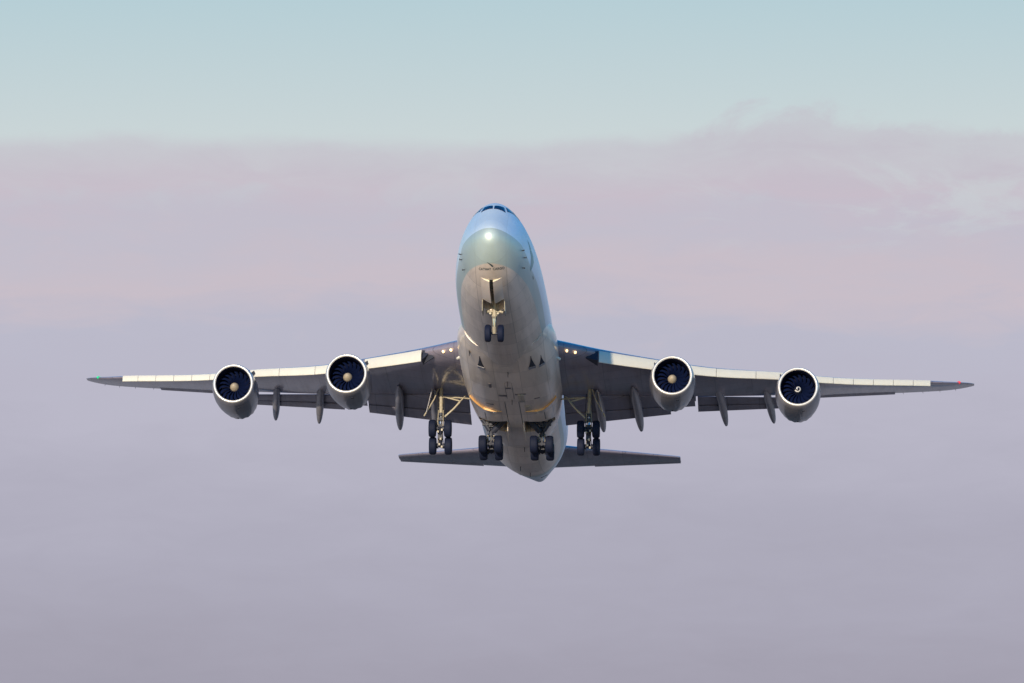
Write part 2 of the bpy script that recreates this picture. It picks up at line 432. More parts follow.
# wing-body fairing
FT = [(19.2, -3.1, 2.9, 1.9), (20.2, -3.12, 3.14, 2.1), (21.2, -3.17, 3.38, 2.15), (22.3, -3.22, 3.54, 2.25), (24, -3.32, 3.66, 2.3), (28, -3.48, 3.66, 2.3), (34, -3.5, 3.58, 2.25), (38, -3.48, 3.42, 2.3), (41, -3.42, 3.2, 2.3), (44, -3.3, 2.8, 2.2), (46, -3.15, 2.4, 2.1), (48.5, -2.9, 1.7, 1.7)]
def fex(a):
    return 2.45 if a > 28 else 2.02 + .43 * max(0, (a - 20) / 8)
def fair(a, phi, off=0):
    zb, hw, hh = lerp_tab(FT, a)
    c, s_ = math.cos(phi), math.sin(phi)
    e = 2 / fex(a)
    x = (hw + off) * math.copysign(abs(s_) ** e, s_); zc = zb + hh
    return (x, a, zc - (hh + off) * math.copysign(abs(c) ** e, c) if c > 0 else zc - .9 * hh * math.copysign(abs(c) ** e, c))
def fair_x(a, x, off=0):
    zb, hw, hh = lerp_tab(FT, a)
    s_ = min(1, abs(x) / (hw + off)) ** (fex(a) / 2)
    c = math.sqrt(max(0, 1 - s_ * s_))
    return Vector((x, a, zb + hh - (hh + off) * c ** (2 / fex(a))))
mb = MB()
fa = [19.2 + .35 * i for i in range(84)]; fa = [a for a in fa if a <= 48.5]
mb.loft([[fair(a, 2 * math.pi * j / 96) for j in range(96)] for a in fa])
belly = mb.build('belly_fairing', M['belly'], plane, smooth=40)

# wheel wells cut out of the skin
cuts = []
def cutter(prism, thick):
    c = MB().plate(prism, thick)
    o = c.build('cutter', M['well'], None, smooth=0); o.matrix_world = Matrix.Identity(4); cuts.append(o); return o
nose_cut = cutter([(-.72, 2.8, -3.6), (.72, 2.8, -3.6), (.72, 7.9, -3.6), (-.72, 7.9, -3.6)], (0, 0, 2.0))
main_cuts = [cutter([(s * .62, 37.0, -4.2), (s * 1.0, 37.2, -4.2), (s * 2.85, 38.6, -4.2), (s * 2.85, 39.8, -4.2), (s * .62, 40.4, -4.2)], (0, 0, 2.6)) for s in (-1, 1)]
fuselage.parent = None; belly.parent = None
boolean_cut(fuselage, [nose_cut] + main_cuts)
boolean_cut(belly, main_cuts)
fuselage.parent = plane; belly.parent = plane
for c in cuts: bpy.data.objects.remove(c)

# cockpit windows
def pane(name_, pts, n=8):
    (p0, a0), (p1, a1), (p2, a2), (p3, a3) = pts
    rows_out, b = [], MB()
    for i in range(n + 1):
        u = i / n; row = []
        for j in range(n + 1):
            v = j / n
            ph = (1 - v) * ((1 - u) * p0 + u * p1) + v * ((1 - u) * p3 + u * p2)
            aa = (1 - v) * ((1 - u) * a0 + u * a1) + v * ((1 - u) * a3 + u * a2)
            row.append(fus_n(aa, R(ph), .012))
        rows_out.append(row)
    b.loft(rows_out, cap0=False, cap1=False, closed=False)
    o = b.build(name_, M['glass'], fuselage, smooth=60)
    so_ = o.modifiers.new('thick', 'SOLIDIFY'); so_.thickness = .02
    return o
for s in (-1, 1):
    q = lambda d: 180 + s * d
    pane('cockpit_window', [(q(1.3), 3.40), (q(27), 3.52), (q(20.5), 4.45), (q(1.6), 4.02)])
    pane('cockpit_window', [(q(29.5), 3.95), (q(39), 5.0), (q(30.5), 5.6), (q(22.5), 4.7)])
    pane('cockpit_window', [(q(40.5), 5.2), (q(45), 6.3), (q(36.5), 6.7), (q(32), 5.8)])
# thin dark join of the nose loading door / radome and probes
for s, lst in ((-1, [(274, 4.0), (282, 4.0), (298, 4.0)]), (1, [(88, 3.4), (82, 4.1), (68, 4.3)])):
    for ph, a in lst:
        p = fus_n(a, R(ph), -.02); p2 = fus_n(a, R(ph), .16)
        MB().tube(p, p2, .04, .03, 8).tube(p2, p2 + Vector((0, -.30, 0)), .032, .015, 8).build('pitot_probe', M['black'], fuselage)

# belly lettering, bent onto the skin under the nose
def text_on_skin(body, size, a_base, width, font_space=1.0):
    cu = bpy.data.curves.new('lettering', 'FONT'); cu.body = body; cu.size = 1; cu.offset = .025; cu.align_x = 'CENTER'; cu.space_character = font_space
    to = bpy.data.objects.new('lettering_curve', cu); scene.collection.objects.link(to)
    dg = bpy.context.evaluated_depsgraph_get()
    me = bpy.data.meshes.new_from_object(to.evaluated_get(dg))
    bpy.data.objects.remove(to)
    bm = bmesh.new(); bm.from_mesh(me)
    xs = [v.co.x for v in bm.verts]; w = max(xs) - min(xs); mid = (max(xs) + min(xs)) / 2
    for v in bm.verts:
        X = width[0] + (v.co.x - min(xs)) / w * (width[1] - width[0]); A = a_base + .38 * (X - .05) ** 2 - v.co.y * size
        zb, zt, zc, ww = lerp_tab(FS, A)
        ph = math.asin(max(-1, min(1, X / ww)))
        v.co = fus_n(A, ph, .012) - BASE
    bm.to_mesh(me); bm.free()
    me.materials.clear(); me.materials.append(M['ink'])
    o = bpy.data.objects.new('lettering', me); scene.collection.objects.link(o); o.parent = fuselage
    return o
text_on_skin('CATHAY', .27, 1.86, (-.84, .04), 1.05)
text_on_skin('CARGO', .27, 1.86, (.16, .96), 1.05)
# small brush stroke mark above it
def stroke(pts, mat_, fn, name_='brush_mark'):
    b = MB(); top_, bot = [], []
    b.v = []; 
    rows = [[fn(*p) for p in pr] for pr in pts]
    b.loft(rows, cap0=False, cap1=False, closed=False)
    return b.build(name_, mat_, fuselage, smooth=60)
fx = lambda X, A: fus_n(A, math.asin(X / lerp_tab(FS, A)[3]), .012)
stroke([[(-.24, 1.28), (-.21, 1.31)], [(-.14, 1.30), (-.06, 1.42)], [(-.04, 1.34), (.04, 1.53)], [(.04, 1.38), (.10, 1.60)], [(.12, 1.45), (.15, 1.62)], [(.20, 1.52), (.21, 1.58)]], M['ink'], fx)
# big teal brush stroke on the port side of the nose
fp = lambda ph, A: fus_n(A, R(ph), .012)
stroke([[(110, 5.6), (107, 6.1)], [(106, 5.7), (103, 6.5)], [(100, 5.9), (98, 7.1)], [(95, 6.1), (93, 7.2)], [(89, 6.1), (88, 6.9)], [(83, 6.1), (82.5, 6.6)], [(78, 6.2), (77.5, 6.35)]], M['teal'], fp)
stroke([[(77, 7.3), (75, 7.8)], [(75, 7.4), (73, 7.8)]], M['ink'], fp)

# ------------------------------------------------------------------ wings
WT = [(2.4, 24.6, -.85, 39.7, -1.4, .135), (3.4, 25.55, -.72, 40.0, -1.25, .132), (6.6, 28.35, -.56, 41.1, -.85, .118), (11, 32.2, -.2, 42.5, -.4, .108), (14, 34.8, .06, 44.0, .1, .103), (20, 40.0, 1.11, 47.4, 1.26, .098), (23.5, 43.05, 1.62, 49.5, 2.10, .095), (31, 49.55, 3.24, 53.6, 3.6, .09), (32.2, 50.75, 3.53, 54.2, 3.86, .085), (33.3, 52.3, 3.95, 54.75, 4.17, .075), (34.0, 53.6, 4.27, 55.1, 4.42, .07), (34.25, 54.3, 4.43, 55.2, 4.52, .06)]
def lin(T, y):
    if y <= T[0][0]: return list(T[0][1:])
    for i in range(len(T) - 1):
        if y <= T[i + 1][0]:
            t = (y - T[i][0]) / (T[i + 1][0] - T[i][0])
            return [(1 - t) * p + t * q for p, q in zip(T[i][1:], T[i + 1][1:])]
    return list(T[-1][1:])
def wsm(y):
    return lerp_tab(WT, y) if y > 2.4 else list(WT[0][1:])
NU = 22
def airfoil(A0, z0, A1, z1, tc, s, y, cut=1.0, dn=1.0):
    ch = A1 - A0; up_, lo = [], []
    for i in range(NU + 1):
        u = cut * (1 - math.cos(math.pi * .5 * i / NU)) if True else 0
        t = 5 * tc * (.2969 * math.sqrt(u) - .126 * u - .3516 * u * u + .2843 * u ** 3 - .1036 * u ** 4) * ch
        cam = .012 * ch * (4 * u * (1 - u))
        zz = z0 + (z1 - z0) * u + cam
        up_.append((s * y, A0 + ch * u, zz + t)); lo.append((s * y, A0 + ch * u, zz - t * dn))
    return up_[::-1] + lo[1:]
def wing(s):
    secs = []
    def add(y, cut): 
        A0, z0, A1, z1, tc = wsm(y); secs.append(airfoil(A0, z0, A1, z1, tc, s, y, cut))
    ys = [2.4, 3.4, 4.4, 5.5, 6.6, 8, 9.5, 10.5, 11.45]
    for y in ys: add(y, .79)
    add(11.5, 1); add(12.3, 1); add(13.25, 1)
    for y in (13.3, 14.5, 16, 18, 20, 21.2): add(y, .80)
    for y in (21.25, 22.5, 23.5, 25, 27, 29, 30, 31, 31.6, 32.2, 32.8, 33.3, 33.7, 34.0, 34.25): add(y, 1)
    b = MB().loft(secs)
    w = b.build('wing', M['wing'], plane, smooth=40)
    # leading-edge flaps swung forward and down
    def slat(y0, y1):
        rings = []
        for y in (y0, y0 * .75 + y1 * .25, (y0 + y1) / 2, y0 * .25 + y1 * .75, y1):
            A0, z0, A1, z1, tc = wsm(y)
            h = lin([(6, .98), (6.6, .96), (11, .84), (14, .70), (20, .60), (23.5, .49), (31.2, .46)], y)[0]
            fwd = .50 * h
            top_ = Vector((s * y, A0 + .03, z0 + .10 + .004 * (A1 - A0)))
            pr = []
            n = 8
            for i in range(n + 1):      # outer face, gently bowed
                t = i / n; bow = .10 * h * math.sin(math.pi * t)
                pr.append((A0 + .03 - fwd * t - bow * .85, top_.z - h * t + bow * .45))
            # bull nose
            Ae, ze = pr[-1]
            for k in range(1, 5):
                an = math.pi * k / 5
                pr.append((Ae + .05 - .05 * math.cos(an), ze - .05 * math.sin(an)))
            for i in range(n, -1, -1):
                t = i / n; bow = .10 * h * math.sin(math.pi * t)
                pr.append((A0 + .03 + .075 - fwd * t - bow * .85 + .03 * t, top_.z - h * t + bow * .45 - .03))
            rings.append([(s * y, p, q) for p, q in pr])
        MB().loft(rings).build('leading_edge_flap', M['slat'], w, smooth=45)
    g_ = .016
    edges = [6.55, 11.05]
    for a_, b_ in zip(edges[:-1], edges[1:]): slat(a_ + g_, b_ - g_)
    edges = [12.95, 15.0, 17.9, 20.3]
    for a_, b_ in zip(edges[:-1], edges[1:]): slat(a_ + g_, b_ - g_)
    edges = [22.1, 23.6, 25.1, 26.6, 28.1, 29.6, 30.92]
    for a_, b_ in zip(edges[:-1], edges[1:]): slat(a_ + g_, b_ - g_)
    # dark end rib where the flaps stop short of the root
    A0, z0, A1, z1, tc = wsm(6.2)
    MB().plate([(s * 6.5, A0 + .15, z0 + .1), (s * 6.5, A0 - .35, z0 - .75), (s * 6.45, A0 + .5, z0 - .9), (s * 5.6, A0 - .1, z0 - .5), (s * 5.9, A0 - .1, z0 - .05)], (0, .12, -.02)).build('end_rib', M['gap'], w, smooth=0)
    # trailing-edge flaps
    def element(name_, sec0, sec1, tk):
        rings = []
        for y, pa, pz, qa, qz in (sec0, sec1):
            ch = math.hypot(qa - pa, qz - pz); dx, dz = (qa - pa) / ch, (qz - pz) / ch
            up_, lo = [], []
            for i in range(13):
                u = (1 - math.cos(math.pi * .5 * i / 12))
                t = 5 * tk * (.2969 * math.sqrt(u) - .126 * u - .3516 * u * u + .2843 * u ** 3 - .1030 * u ** 4) * ch
                up_.append((s * y, pa + dx * u * ch - dz * t, pz + dz * u * ch + dx * t)); lo.append((s * y, pa + dx * u * ch + dz * t * .5, pz + dz * u * ch - dx * t * .5))
            rings.append(up_[::-1] + lo[1:])
        return MB().loft(rings).build(name_, M['flap'], w, smooth=40)
    def flapset(y0, c0, t0, y1, c1, t1, f=.66):
        L = lambda p, q, t: (p[0] + (q[0] - p[0]) * t, p[1] + (q[1] - p[1]) * t)
        m0, m1 = L(c0, t0, f), L(c1, t1, f)
        m0 = (m0[0], m0[1] + .04); m1 = (m1[0], m1[1] + .04)
        n0, n1 = (m0[0] - .28, m0[1] - .02), (m1[0] - .28, m1[1] - .02)
        element('flap', (y0, *c0, *m0), (y1, *c1, *m1), .16)
        element('aft_flap', (y0, *n0, *t0), (y1, *n1, *t1), .13)
    flapset(3.55, (37.1, -1.42), (41.75, -2.5), 11.4, (40.45, -.50), (43.15, -1.2))
    flapset(13.4, (42.4, .0), (44.7, -.56), 20.95, (46.3, 1.0), (48.45, .84), .70)
    # inboard aileron edge drooping in the engine gap
    element('aileron', (11.55, 41.0, -.5, 43.0, -.72), (13.2, 41.9, -.3, 43.9, -.35), .10)
    element('aileron', (21.9, 47.4, 1.76, 48.85, 1.70), (28.2, 50.8, 2.94, 52.3, 2.99), .10)
    # flap track fairings
    def canoe(y0, a0, z0, y1, a1, z1, hw=.29, hh=.46):
        rings = []
        n = 26
        for i in range(n + 1):
            t = i / n
            sh = max(.02, min(1, math.sin(math.pi * min(t, .36) / .72)) ** .75 * (1 if t < .55 else math.sqrt(max(0, 1 - ((t - .55) / .45) ** 2.0))))
            sag = -.25 * math.sin(math.pi * min(1, t * 1.0)) * (1 if t < .6 else 1)
            cy = y0 + (y1 - y0) * t; ca = a0 + (a1 - a0) * t
            drop = (t / .5) * .25 if t < .5 else .25 + (t - .5) / .5 * .75
            cz = z0 - hh * .6 + (z1 - z0 + hh * .6) * drop
            rings.append([(s * (cy + hw * sh * math.cos(2 * math.pi * k / 20)), ca, cz + hh * sh * math.sin(2 * math.pi * k / 20) * (1 if math.sin(2 * math.pi * k / 20) > 0 else .9)) for k in range(20)])
        MB().loft(rings).build('flap_track_fairing', M['fairing'], w, smooth=40)
    canoe(18.45, 42.8, 1.0, 19.05, 49.4, -.13)
    canoe(14.9, 40.3, .6, 15.5, 46.8, -1.10, .30)
    canoe(8.75, 36.0, -.75, 9.15, 44.6, -2.15, .34, .5)
    canoe(6.05, 35.6, -1.15, 6.35, 43.5, -2.5, .33, .5)
    # lamps
    for y in (4.28, 4.88):
        A0, z0, A1, z1, tc = wsm(y)
        MB().lathe((s * y, A0 - .03, z0 - .30), (s * -.1, 1, .0), [(-.05, .0), (-.04, .06), (0, .085), (.2, .085)], 16).build('landing_light', M['lampw'], w)
    A0, z0, A1, z1, tc = wsm(33.15)
    MB().lathe((s * 33.1, A0 + .03, z0 + .02), (s * -.7, 1, 0), [(-.12, .0), (-.09, .07), (0, .11), (.25, .11)], 14).build('navigation_light', M['lampr'] if s > 0 else M['lampg'], w, label='red wingtip lamp' if s > 0 else 'green wingtip lamp')
    # static wicks
    for y in (28.8, 30.3, 31.6, 32.8):
        A0, z0, A1, z1, tc = wsm(y)
        MB().tube((s * y, A1 - .05, z1), (s * (y + .05), A1 + .35, z1 - .02), .018, .008, 6).build('static_wick', M['black'], w)
    return w
wings = {s: wing(s) for s in (-1, 1)}

# ------------------------------------------------------------------ engines
def engine(s, y, A, z, wingz, wingA, dark_spinner=False):
    c = Vector((s * y, A, z)); ax = Vector((-s * .018, 1, -.012)).normalized()
    q = ax.to_track_quat('Z', 'Y')
    P = lambda h, r, an: c + q @ Vector((r * math.cos(an), r * math.sin(an), h))
    prof = [(.105, 1.498), (.26, 1.555), (.5, 1.60), (1.0, 1.655), (1.6, 1.69), (2.3, 1.69), (3.1, 1.64), (3.9, 1.54), (4.7, 1.40)]
    n = 72
    rings = [[P(h, r, 2 * math.pi * i / n) for i in range(n)] for h, r in prof]
    chev = lambda i: .16 * abs(((i / n * 18) % 1) * 2 - 1)
    rings.append([P(5.05 + chev(i), 1.325, 2 * math.pi * i / n) for i in range(n)])
    rings.append([P(5.04 + chev(i), 1.295, 2 * math.pi * i / n) for i in range(n)])
    rings.append([P(3.6, 1.25, 2 * math.pi * i / n) for i in range(n)])
    rings.append([P(1.9, 1.32, 2 * math.pi * i / n) for i in range(n)])
    b = MB().loft(rings, cap0=False, cap1=False)
    e = b.build('engine', M['nacelle'], plane, smooth=40)
    lip = [(.11, 1.50), (.06, 1.485), (.02, 1.455), (0, 1.41), (.02, 1.36), (.08, 1.315)]
    b = MB(); b.loft([[P(h, r, 2 * math.pi * i / 72) for i in range(72)] for h, r in lip], cap0=False, cap1=False)
    b.build('inlet_lip', M['lip'], e, smooth=60)
    b = MB(); b.loft([[P(h, r, 2 * math.pi * i / 72) for i in range(72)] for h, r in [(.08, 1.315), (.18, 1.28), (.32, 1.255), (.7, 1.24), (1.2, 1.27), (1.55, 1.30), (1.7, .5), (1.72, .01)]], cap0=False, cap1=True)
    b.build('inlet_duct', M['liner'], e, smooth=40)
    b = MB(); nb = 18
    for k in range(nb):
        rows = []
        th = 2 * math.pi * k / nb
        for i in range(9):
            u = i / 8; r = .34 + u * .89
            sw = .16 * math.sin(u * math.pi * 1.1) - .10 * u
            half = .17 - .03 * u
            pitch = R(25 + 33 * u)
            hx, ht = half * math.cos(pitch), half * math.sin(pitch) / r
            rows.append([P(1.05 - hx + .03 * u, r, th + sw - ht), P(1.05 + .0, r, th + sw + .012 / r), P(1.05 + hx, r, th + sw + ht), P(1.05 + .02, r, th + sw - .010 / r)])
        b.loft(rows)
    b.build('fan', M['blade'], e, smooth=50)
    b = MB().lathe(c, ax, [(.52, 0), (.54, .05), (.62, .135), (.75, .225), (.9, .295), (1.05, .335), (1.15, .345)], 32)
    sp = b.build('spinner', M['spinner_dark'] if dark_spinner else M['spinner'], e, label='dark spinner with a white swirl' if dark_spinner else None)
    if dark_spinner:
        b = MB(); rows = []
        for i in range(25):
            t = i / 24; an = R(-60) + t * R(400); rr = .05 + .17 * t ** .8
            hh = lambda r: .50 + (r / .37) ** 1.6 * .48
            w_ = .035
            rows.append([P(hh(rr - w_) - .03, max(rr - w_, .01), an), P(hh(rr + w_) - .03, rr + w_, an), P(hh(rr + w_), rr + w_, an), P(hh(rr - w_), max(rr - w_, .01), an)])
        b.loft(rows); b.build('swirl_mark', M['white'], e, smooth=0)
    b = MB().lathe(c, ax, [(3.4, .9), (4.0, .98), (4.9, .86), (5.7, .66), (5.72, .62), (5.5, .45), (6.2, .28), (6.7, .03)], 40)
    b.build('core_nozzle', M['hot'], e, smooth=30)
    # pylon
    X = s * y - .2
    poly = [(A + 1.2, z + 1.55), (A + 3.2, z + 1.85), (wingA + .15, wingz + .02), (wingA + .6, wingz - .1), (wingA + 5.2, wingz - .35), (wingA + 3.2, wingz - .95), (A + 6.2, z + .75), (A + 4.9, z + 1.0), (A + 4.3, z + 1.3)]
    MB().plate([(X, p, r) for p, r in poly], (.4, 0, 0)).build('pylon', M['nacelle'], e, smooth=0)
    # inboard strake, drain mast, bottom latch fairing, vents
    q0 = P(1.3, 1.66, 0)
    an = math.atan2(.78, -s * .62)
    # strake direction in world: up and inboard
    d = Vector((-s * .70, 0, .71)); b0 = c + ax * 1.25 + d * 1.62
    MB().plate([b0, b0 + ax * .25 + d * .34, b0 + ax * 1.15 + d * .36, b0 + ax * 1.35 + d * .02], (.02, 0, .03)).build('strake', M['nacelle'], e, smooth=0)
    dn = Vector((0, 0, -1)); b0 = c + ax * 3.9 + dn * 1.42
    MB().plate([b0 + Vector((-.05, 0, 0)), b0 + ax * .45 + dn * .0 + Vector((-.05, 0, 0)), b0 + ax * .55 + dn * .08 + Vector((-.05, 0, 0)), b0 + ax * .3 + dn * .08 + Vector((-.05, 0, 0))], (.1, 0, 0)).build('drain_mast', M['gap'], e, smooth=0)
    rows = []
    for i in range(9):
        t = i / 8; h = 1.0 + 3.5 * t
        r = lerp_tab([(.26, 1.555), (.5, 1.60), (1.0, 1.655), (1.6, 1.69), (2.3, 1.69), (3.0, 1.63), (3.7, 1.53), (4.4, 1.40), (5, 1.28)], h)[0]
        cc = c + ax * h + dn * (r - .02)
        w_ = .30 * math.sin(math.pi * (.08 + .84 * t)); hh = .04 * math.sin(math.pi * (.05 + .9 * t))
        rows.append([cc + Vector((w_ * math.cos(u), 0, -hh * math.sin(u))) for u in (0, .5, 1.05, 1.57, 2.1, 2.64, 3.14)] + [cc + Vector((-w_ * .5, 0, .1)), cc + Vector((w_ * .5, 0, .1))])
    MB().loft(rows).build('latch_fairing', M['nacelle'], e, smooth=40)
    r = 1.66; dv = Vector((.25 , 0, -.97)).normalized(); b0 = c + ax * .95 + dv * (r - .01)
    tx = dv.cross(Vector((0, 1, 0))).normalized()
    MB().plate([b0 - tx * .10, b0 + tx * .10, b0 + tx * .10 + ax * .5, b0 - tx * .10 + ax * .5], dv * .015).build('vent', M['gap'], e, smooth=0)
    return e
for s in (-1, 1):
    A0, z0 = wsm(12.0)[:2]
    engine(s, 12.0, 27.3, -2.53, z0, A0)
    A0, z0 = wsm(21.1)[:2]
    engine(s, 21.1, 35.3, -1.13, z0, A0, dark_spinner=(s > 0))

# ------------------------------------------------------------------ tail
def surf(name_, secs, m, parent=plane, tc=.1, vertical=False):
    rings = []
    for y, A0, z0, A1, z1 in secs:
        if vertical:
            r = [(p[2], p[1], y) for p in airfoil(A0, 0, A1, 0, tc, 1, 0)]
        else: r = airfoil(A0, z0, A1, z1, tc, 1, y)
        rings.append(r)
    return MB().loft(rings).build(name_, m, parent, smooth=40)
for s in (-1, 1):
    secs = [(s * .9, 62.0, 1.36, 70.0, 1.75), (s * 4.4, 65.1, 1.90, 70.9, 2.22), (s * 10.9, 70.95, 2.93, 73.4, 3.14), (s * 11.15, 71.3, 2.98, 73.4, 3.16)]
    tp = surf('tailplane', secs, M['wing'])
    surf('elevator', [(s * 1.0, 69.85, 1.80, 71.2, 2.02), (s * 4.4, 70.8, 2.24, 71.9, 2.38)], M['wing'], tp, .09)
    surf('elevator', [(s * 4.401, 70.8, 2.24, 72.15, 2.38), (s * 11.12, 73.3, 3.16, 74.1, 3.22)], M['wing'], tp, .09)
fin = surf('tail_fin', [(2.8, 58.5, 0, 71.5, 0), (4.2, 60.3, 0, 71.8, 0), (13.6, 69.4, 0, 74.2, 0), (13.9, 69.9, 0, 74.2, 0)], mat('tail_teal', (.03, .22, .22), .3, coat=.5), vertical=True, tc=.11)
# tail end: exhaust, small dark slots
MB().lathe((0, 74.05, 2.0), (0, 1, .12), [(-.1, .16), (.28, .14), (.30, .10), (.05, .09)], 20).build('tail_exhaust', M['hot'], fuselage)
for s, a, x0, x1 in ((1, 64.0, .55, 1.05), (-1, 61.5, .9, 1.5)):
    pts = [fus_x(a, s * x0), fus_x(a - .25, s * x1), fus_x(a + .35, s * x1), fus_x(a + .6, s * x0)]
    MB().plate([Vector(p) + Vector((0, 0, -.03)) for p in pts], (0, 0, .05)).build('outflow_vent', M['gap'], fuselage, smooth=0)

# ------------------------------------------------------------------ belly details
for x, a, k in ((-1.85, 22.4, 1), (1.9, 22.4, 1), (2.6, 22.9, .8)):
    L_ = 2.3 * k; w_ = .26 * k
    rows = []
    for i in range(9):
        t = i / 8; aa = a + L_ * (t - .5); ww = w_ * (t ** 1.6) + .015
        rows.append([fair_x(aa, x - ww) + Vector((0, 0, -.012)), fair_x(aa, x) + Vector((0, 0, -.014)), fair_x(aa, x + ww) + Vector((0, 0, -.012))])
    o = MB().loft(rows, cap0=False, cap1=False, closed=False).build('ram_air_inlet', M['gap'], belly, smooth=0)
    so_ = o.modifiers.new('t', 'SOLIDIFY'); so_.thickness = .02
    # scoop lip behind
    MB().plate([fair_x(a + L_ * .42, x - w_) + Vector((0, 0, -.02)), fair_x(a + L_ * .42, x + w_) + Vector((0, 0, -.02)), fair_x(a + L_ * .6, x + w_) + Vector((0, 0, -.01)), fair_x(a + L_ * .6, x - w_) + Vector((0, 0, -.01))], (0, 0, -.05)).build('inlet_scoop', M['fairing'], belly, smooth=0)
def panel(x0, x1, a0, a1, m, name_='access_panel', off=.008):
    rows = [[fair_x(a0 + (a1 - a0) * i / 4, x0 + (x1 - x0) * j / 4, off) for j in range(5)] for i in range(5)]
    o = MB().loft(rows, cap0=False, cap1=False, closed=False).build(name_, m, belly, smooth=40)
    so_ = o.modifiers.new('t', 'SOLIDIFY'); so_.thickness = .012
pl = mat('panel_light', (.42, .37, .31), .4); pd = mat('panel_dark', (.13, .12, .13), .5)
panel(.55, 1.0, 29.4, 31.6, pl); panel(-.9, -.25, 29.6, 30.0, pd); panel(.35, 1.15, 29.3, 29.6, pd); panel(-1.5, -1.3, 26.8, 27.9, pd)
panel(.9, 1.35, 32.6, 34.0, pl); panel(-.25, .12, 27.6, 27.9, pd); panel(-2.0, -1.4, 32.4, 32.7, pd); panel(1.7, 2.1, 31.0, 31.2, pd)
for x0, x1, a0, a1 in ((-.30, -.27, 26.5, 30.6), (.22, .25, 26.5, 30.6), (-.55, -.5, 31.5, 38), (.5, .55, 31.5, 38), (-2.25, -2.2, 34.3, 37.6), (2.2, 2.25, 34.3, 37.6)):
    panel(x0, x1, a0, a1, pd, 'panel_seam', .006)
for x, a in ((-.05, 26.2), (.05, 31.0), (.1, 24), (-2.6, 21.3)):
    p = fair_x(a, x)
    MB().plate([p + Vector((-.02, -.12, .03)), p + Vector((-.02, .3, .03)), p + Vector((-.02, .34, -.28)), p + Vector((-.02, .12, -.28))], (.04, 0, 0)).build('blade_antenna', M['black'], belly, smooth=0)
for x, a in ((.25, 45.5), (-.4, 52), (.15, 56)):
    p = Vector(fus_x(a, x))
    MB().plate([p + Vector((-.02, -.12, .03)), p + Vector((-.02, .3, .03)), p + Vector((-.02, .34, -.26)), p + Vector((-.02, .12, -.26))], (.04, 0, 0)).build('blade_antenna', M['black'], fuselage, smooth=0)
for s in (-1, 1):   # small lamps on the fairing shoulders
    p = Vector(fair(26.0, s * R(80), .01))
    MB().lathe(p, (s * .5, 1, 0), [(-.2, 0), (-.16, .07), (0, .12), (.3, .1)], 14).build('fairing_light', M['slat'], belly)
# stepped forward edge of the gear doors, a W across the belly with its sunlit edge painted on
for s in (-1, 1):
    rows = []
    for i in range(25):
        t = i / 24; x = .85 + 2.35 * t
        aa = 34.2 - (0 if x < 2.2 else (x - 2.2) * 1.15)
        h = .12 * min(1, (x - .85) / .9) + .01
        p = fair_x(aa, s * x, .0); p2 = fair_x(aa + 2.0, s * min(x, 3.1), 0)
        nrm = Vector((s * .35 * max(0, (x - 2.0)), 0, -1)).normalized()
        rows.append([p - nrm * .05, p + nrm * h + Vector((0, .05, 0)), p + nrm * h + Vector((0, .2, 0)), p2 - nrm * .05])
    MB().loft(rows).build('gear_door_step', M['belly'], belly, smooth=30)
    MB().loft([[r_[0] + Vector((0, -.02, 0)), r_[1] + Vector((0, -.03, -.015)), r_[1] + Vector((0, .03, -.015)), r_[0] + Vector((0, .03, 0))] for r_ in rows]).build('painted_sun_strip', M['sun_edge'], belly, smooth=0)  # orange strip paints in the sun caught by the step's front face

# ------------------------------------------------------------------ landing gear
def tyre_mesh(c, r=.62, hw=.235, ax=Vector((1, 0, 0))):
    prof = []
    for i in range(15):
        t = -1 + 2 * i / 14
        prof.append((hw * math.copysign(abs(t) ** .8, t), r - .15 * r * abs(t) ** 3.4))
    prof = [(-hw * .86, r * .50)] + [(-hw, r * .66)] + prof + [(hw, r * .66), (hw * .86, r * .50)]
    b = MB(); b.lathe(c, ax, prof, 40, closed_prof=True); return b
def wheel(parent, c, r=.62, hw=.235, out=1):
    tyre_mesh(c, r, hw).build('tyre', M['tyre'], parent, smooth=40)
    MB().lathe(c, (1, 0, 0), [(-hw * .8, r * .52), (-hw * .55, r * .46), (-hw * .45, r * .2), (-hw * .7, r * .16), (-hw * .7, .02), (hw * .7, .02), (hw * .7, r * .16), (hw * .45, r * .2), (hw * .55, r * .46), (hw * .8, r * .52)], 28).build('wheel_rim', M['rim'], parent, smooth=30)

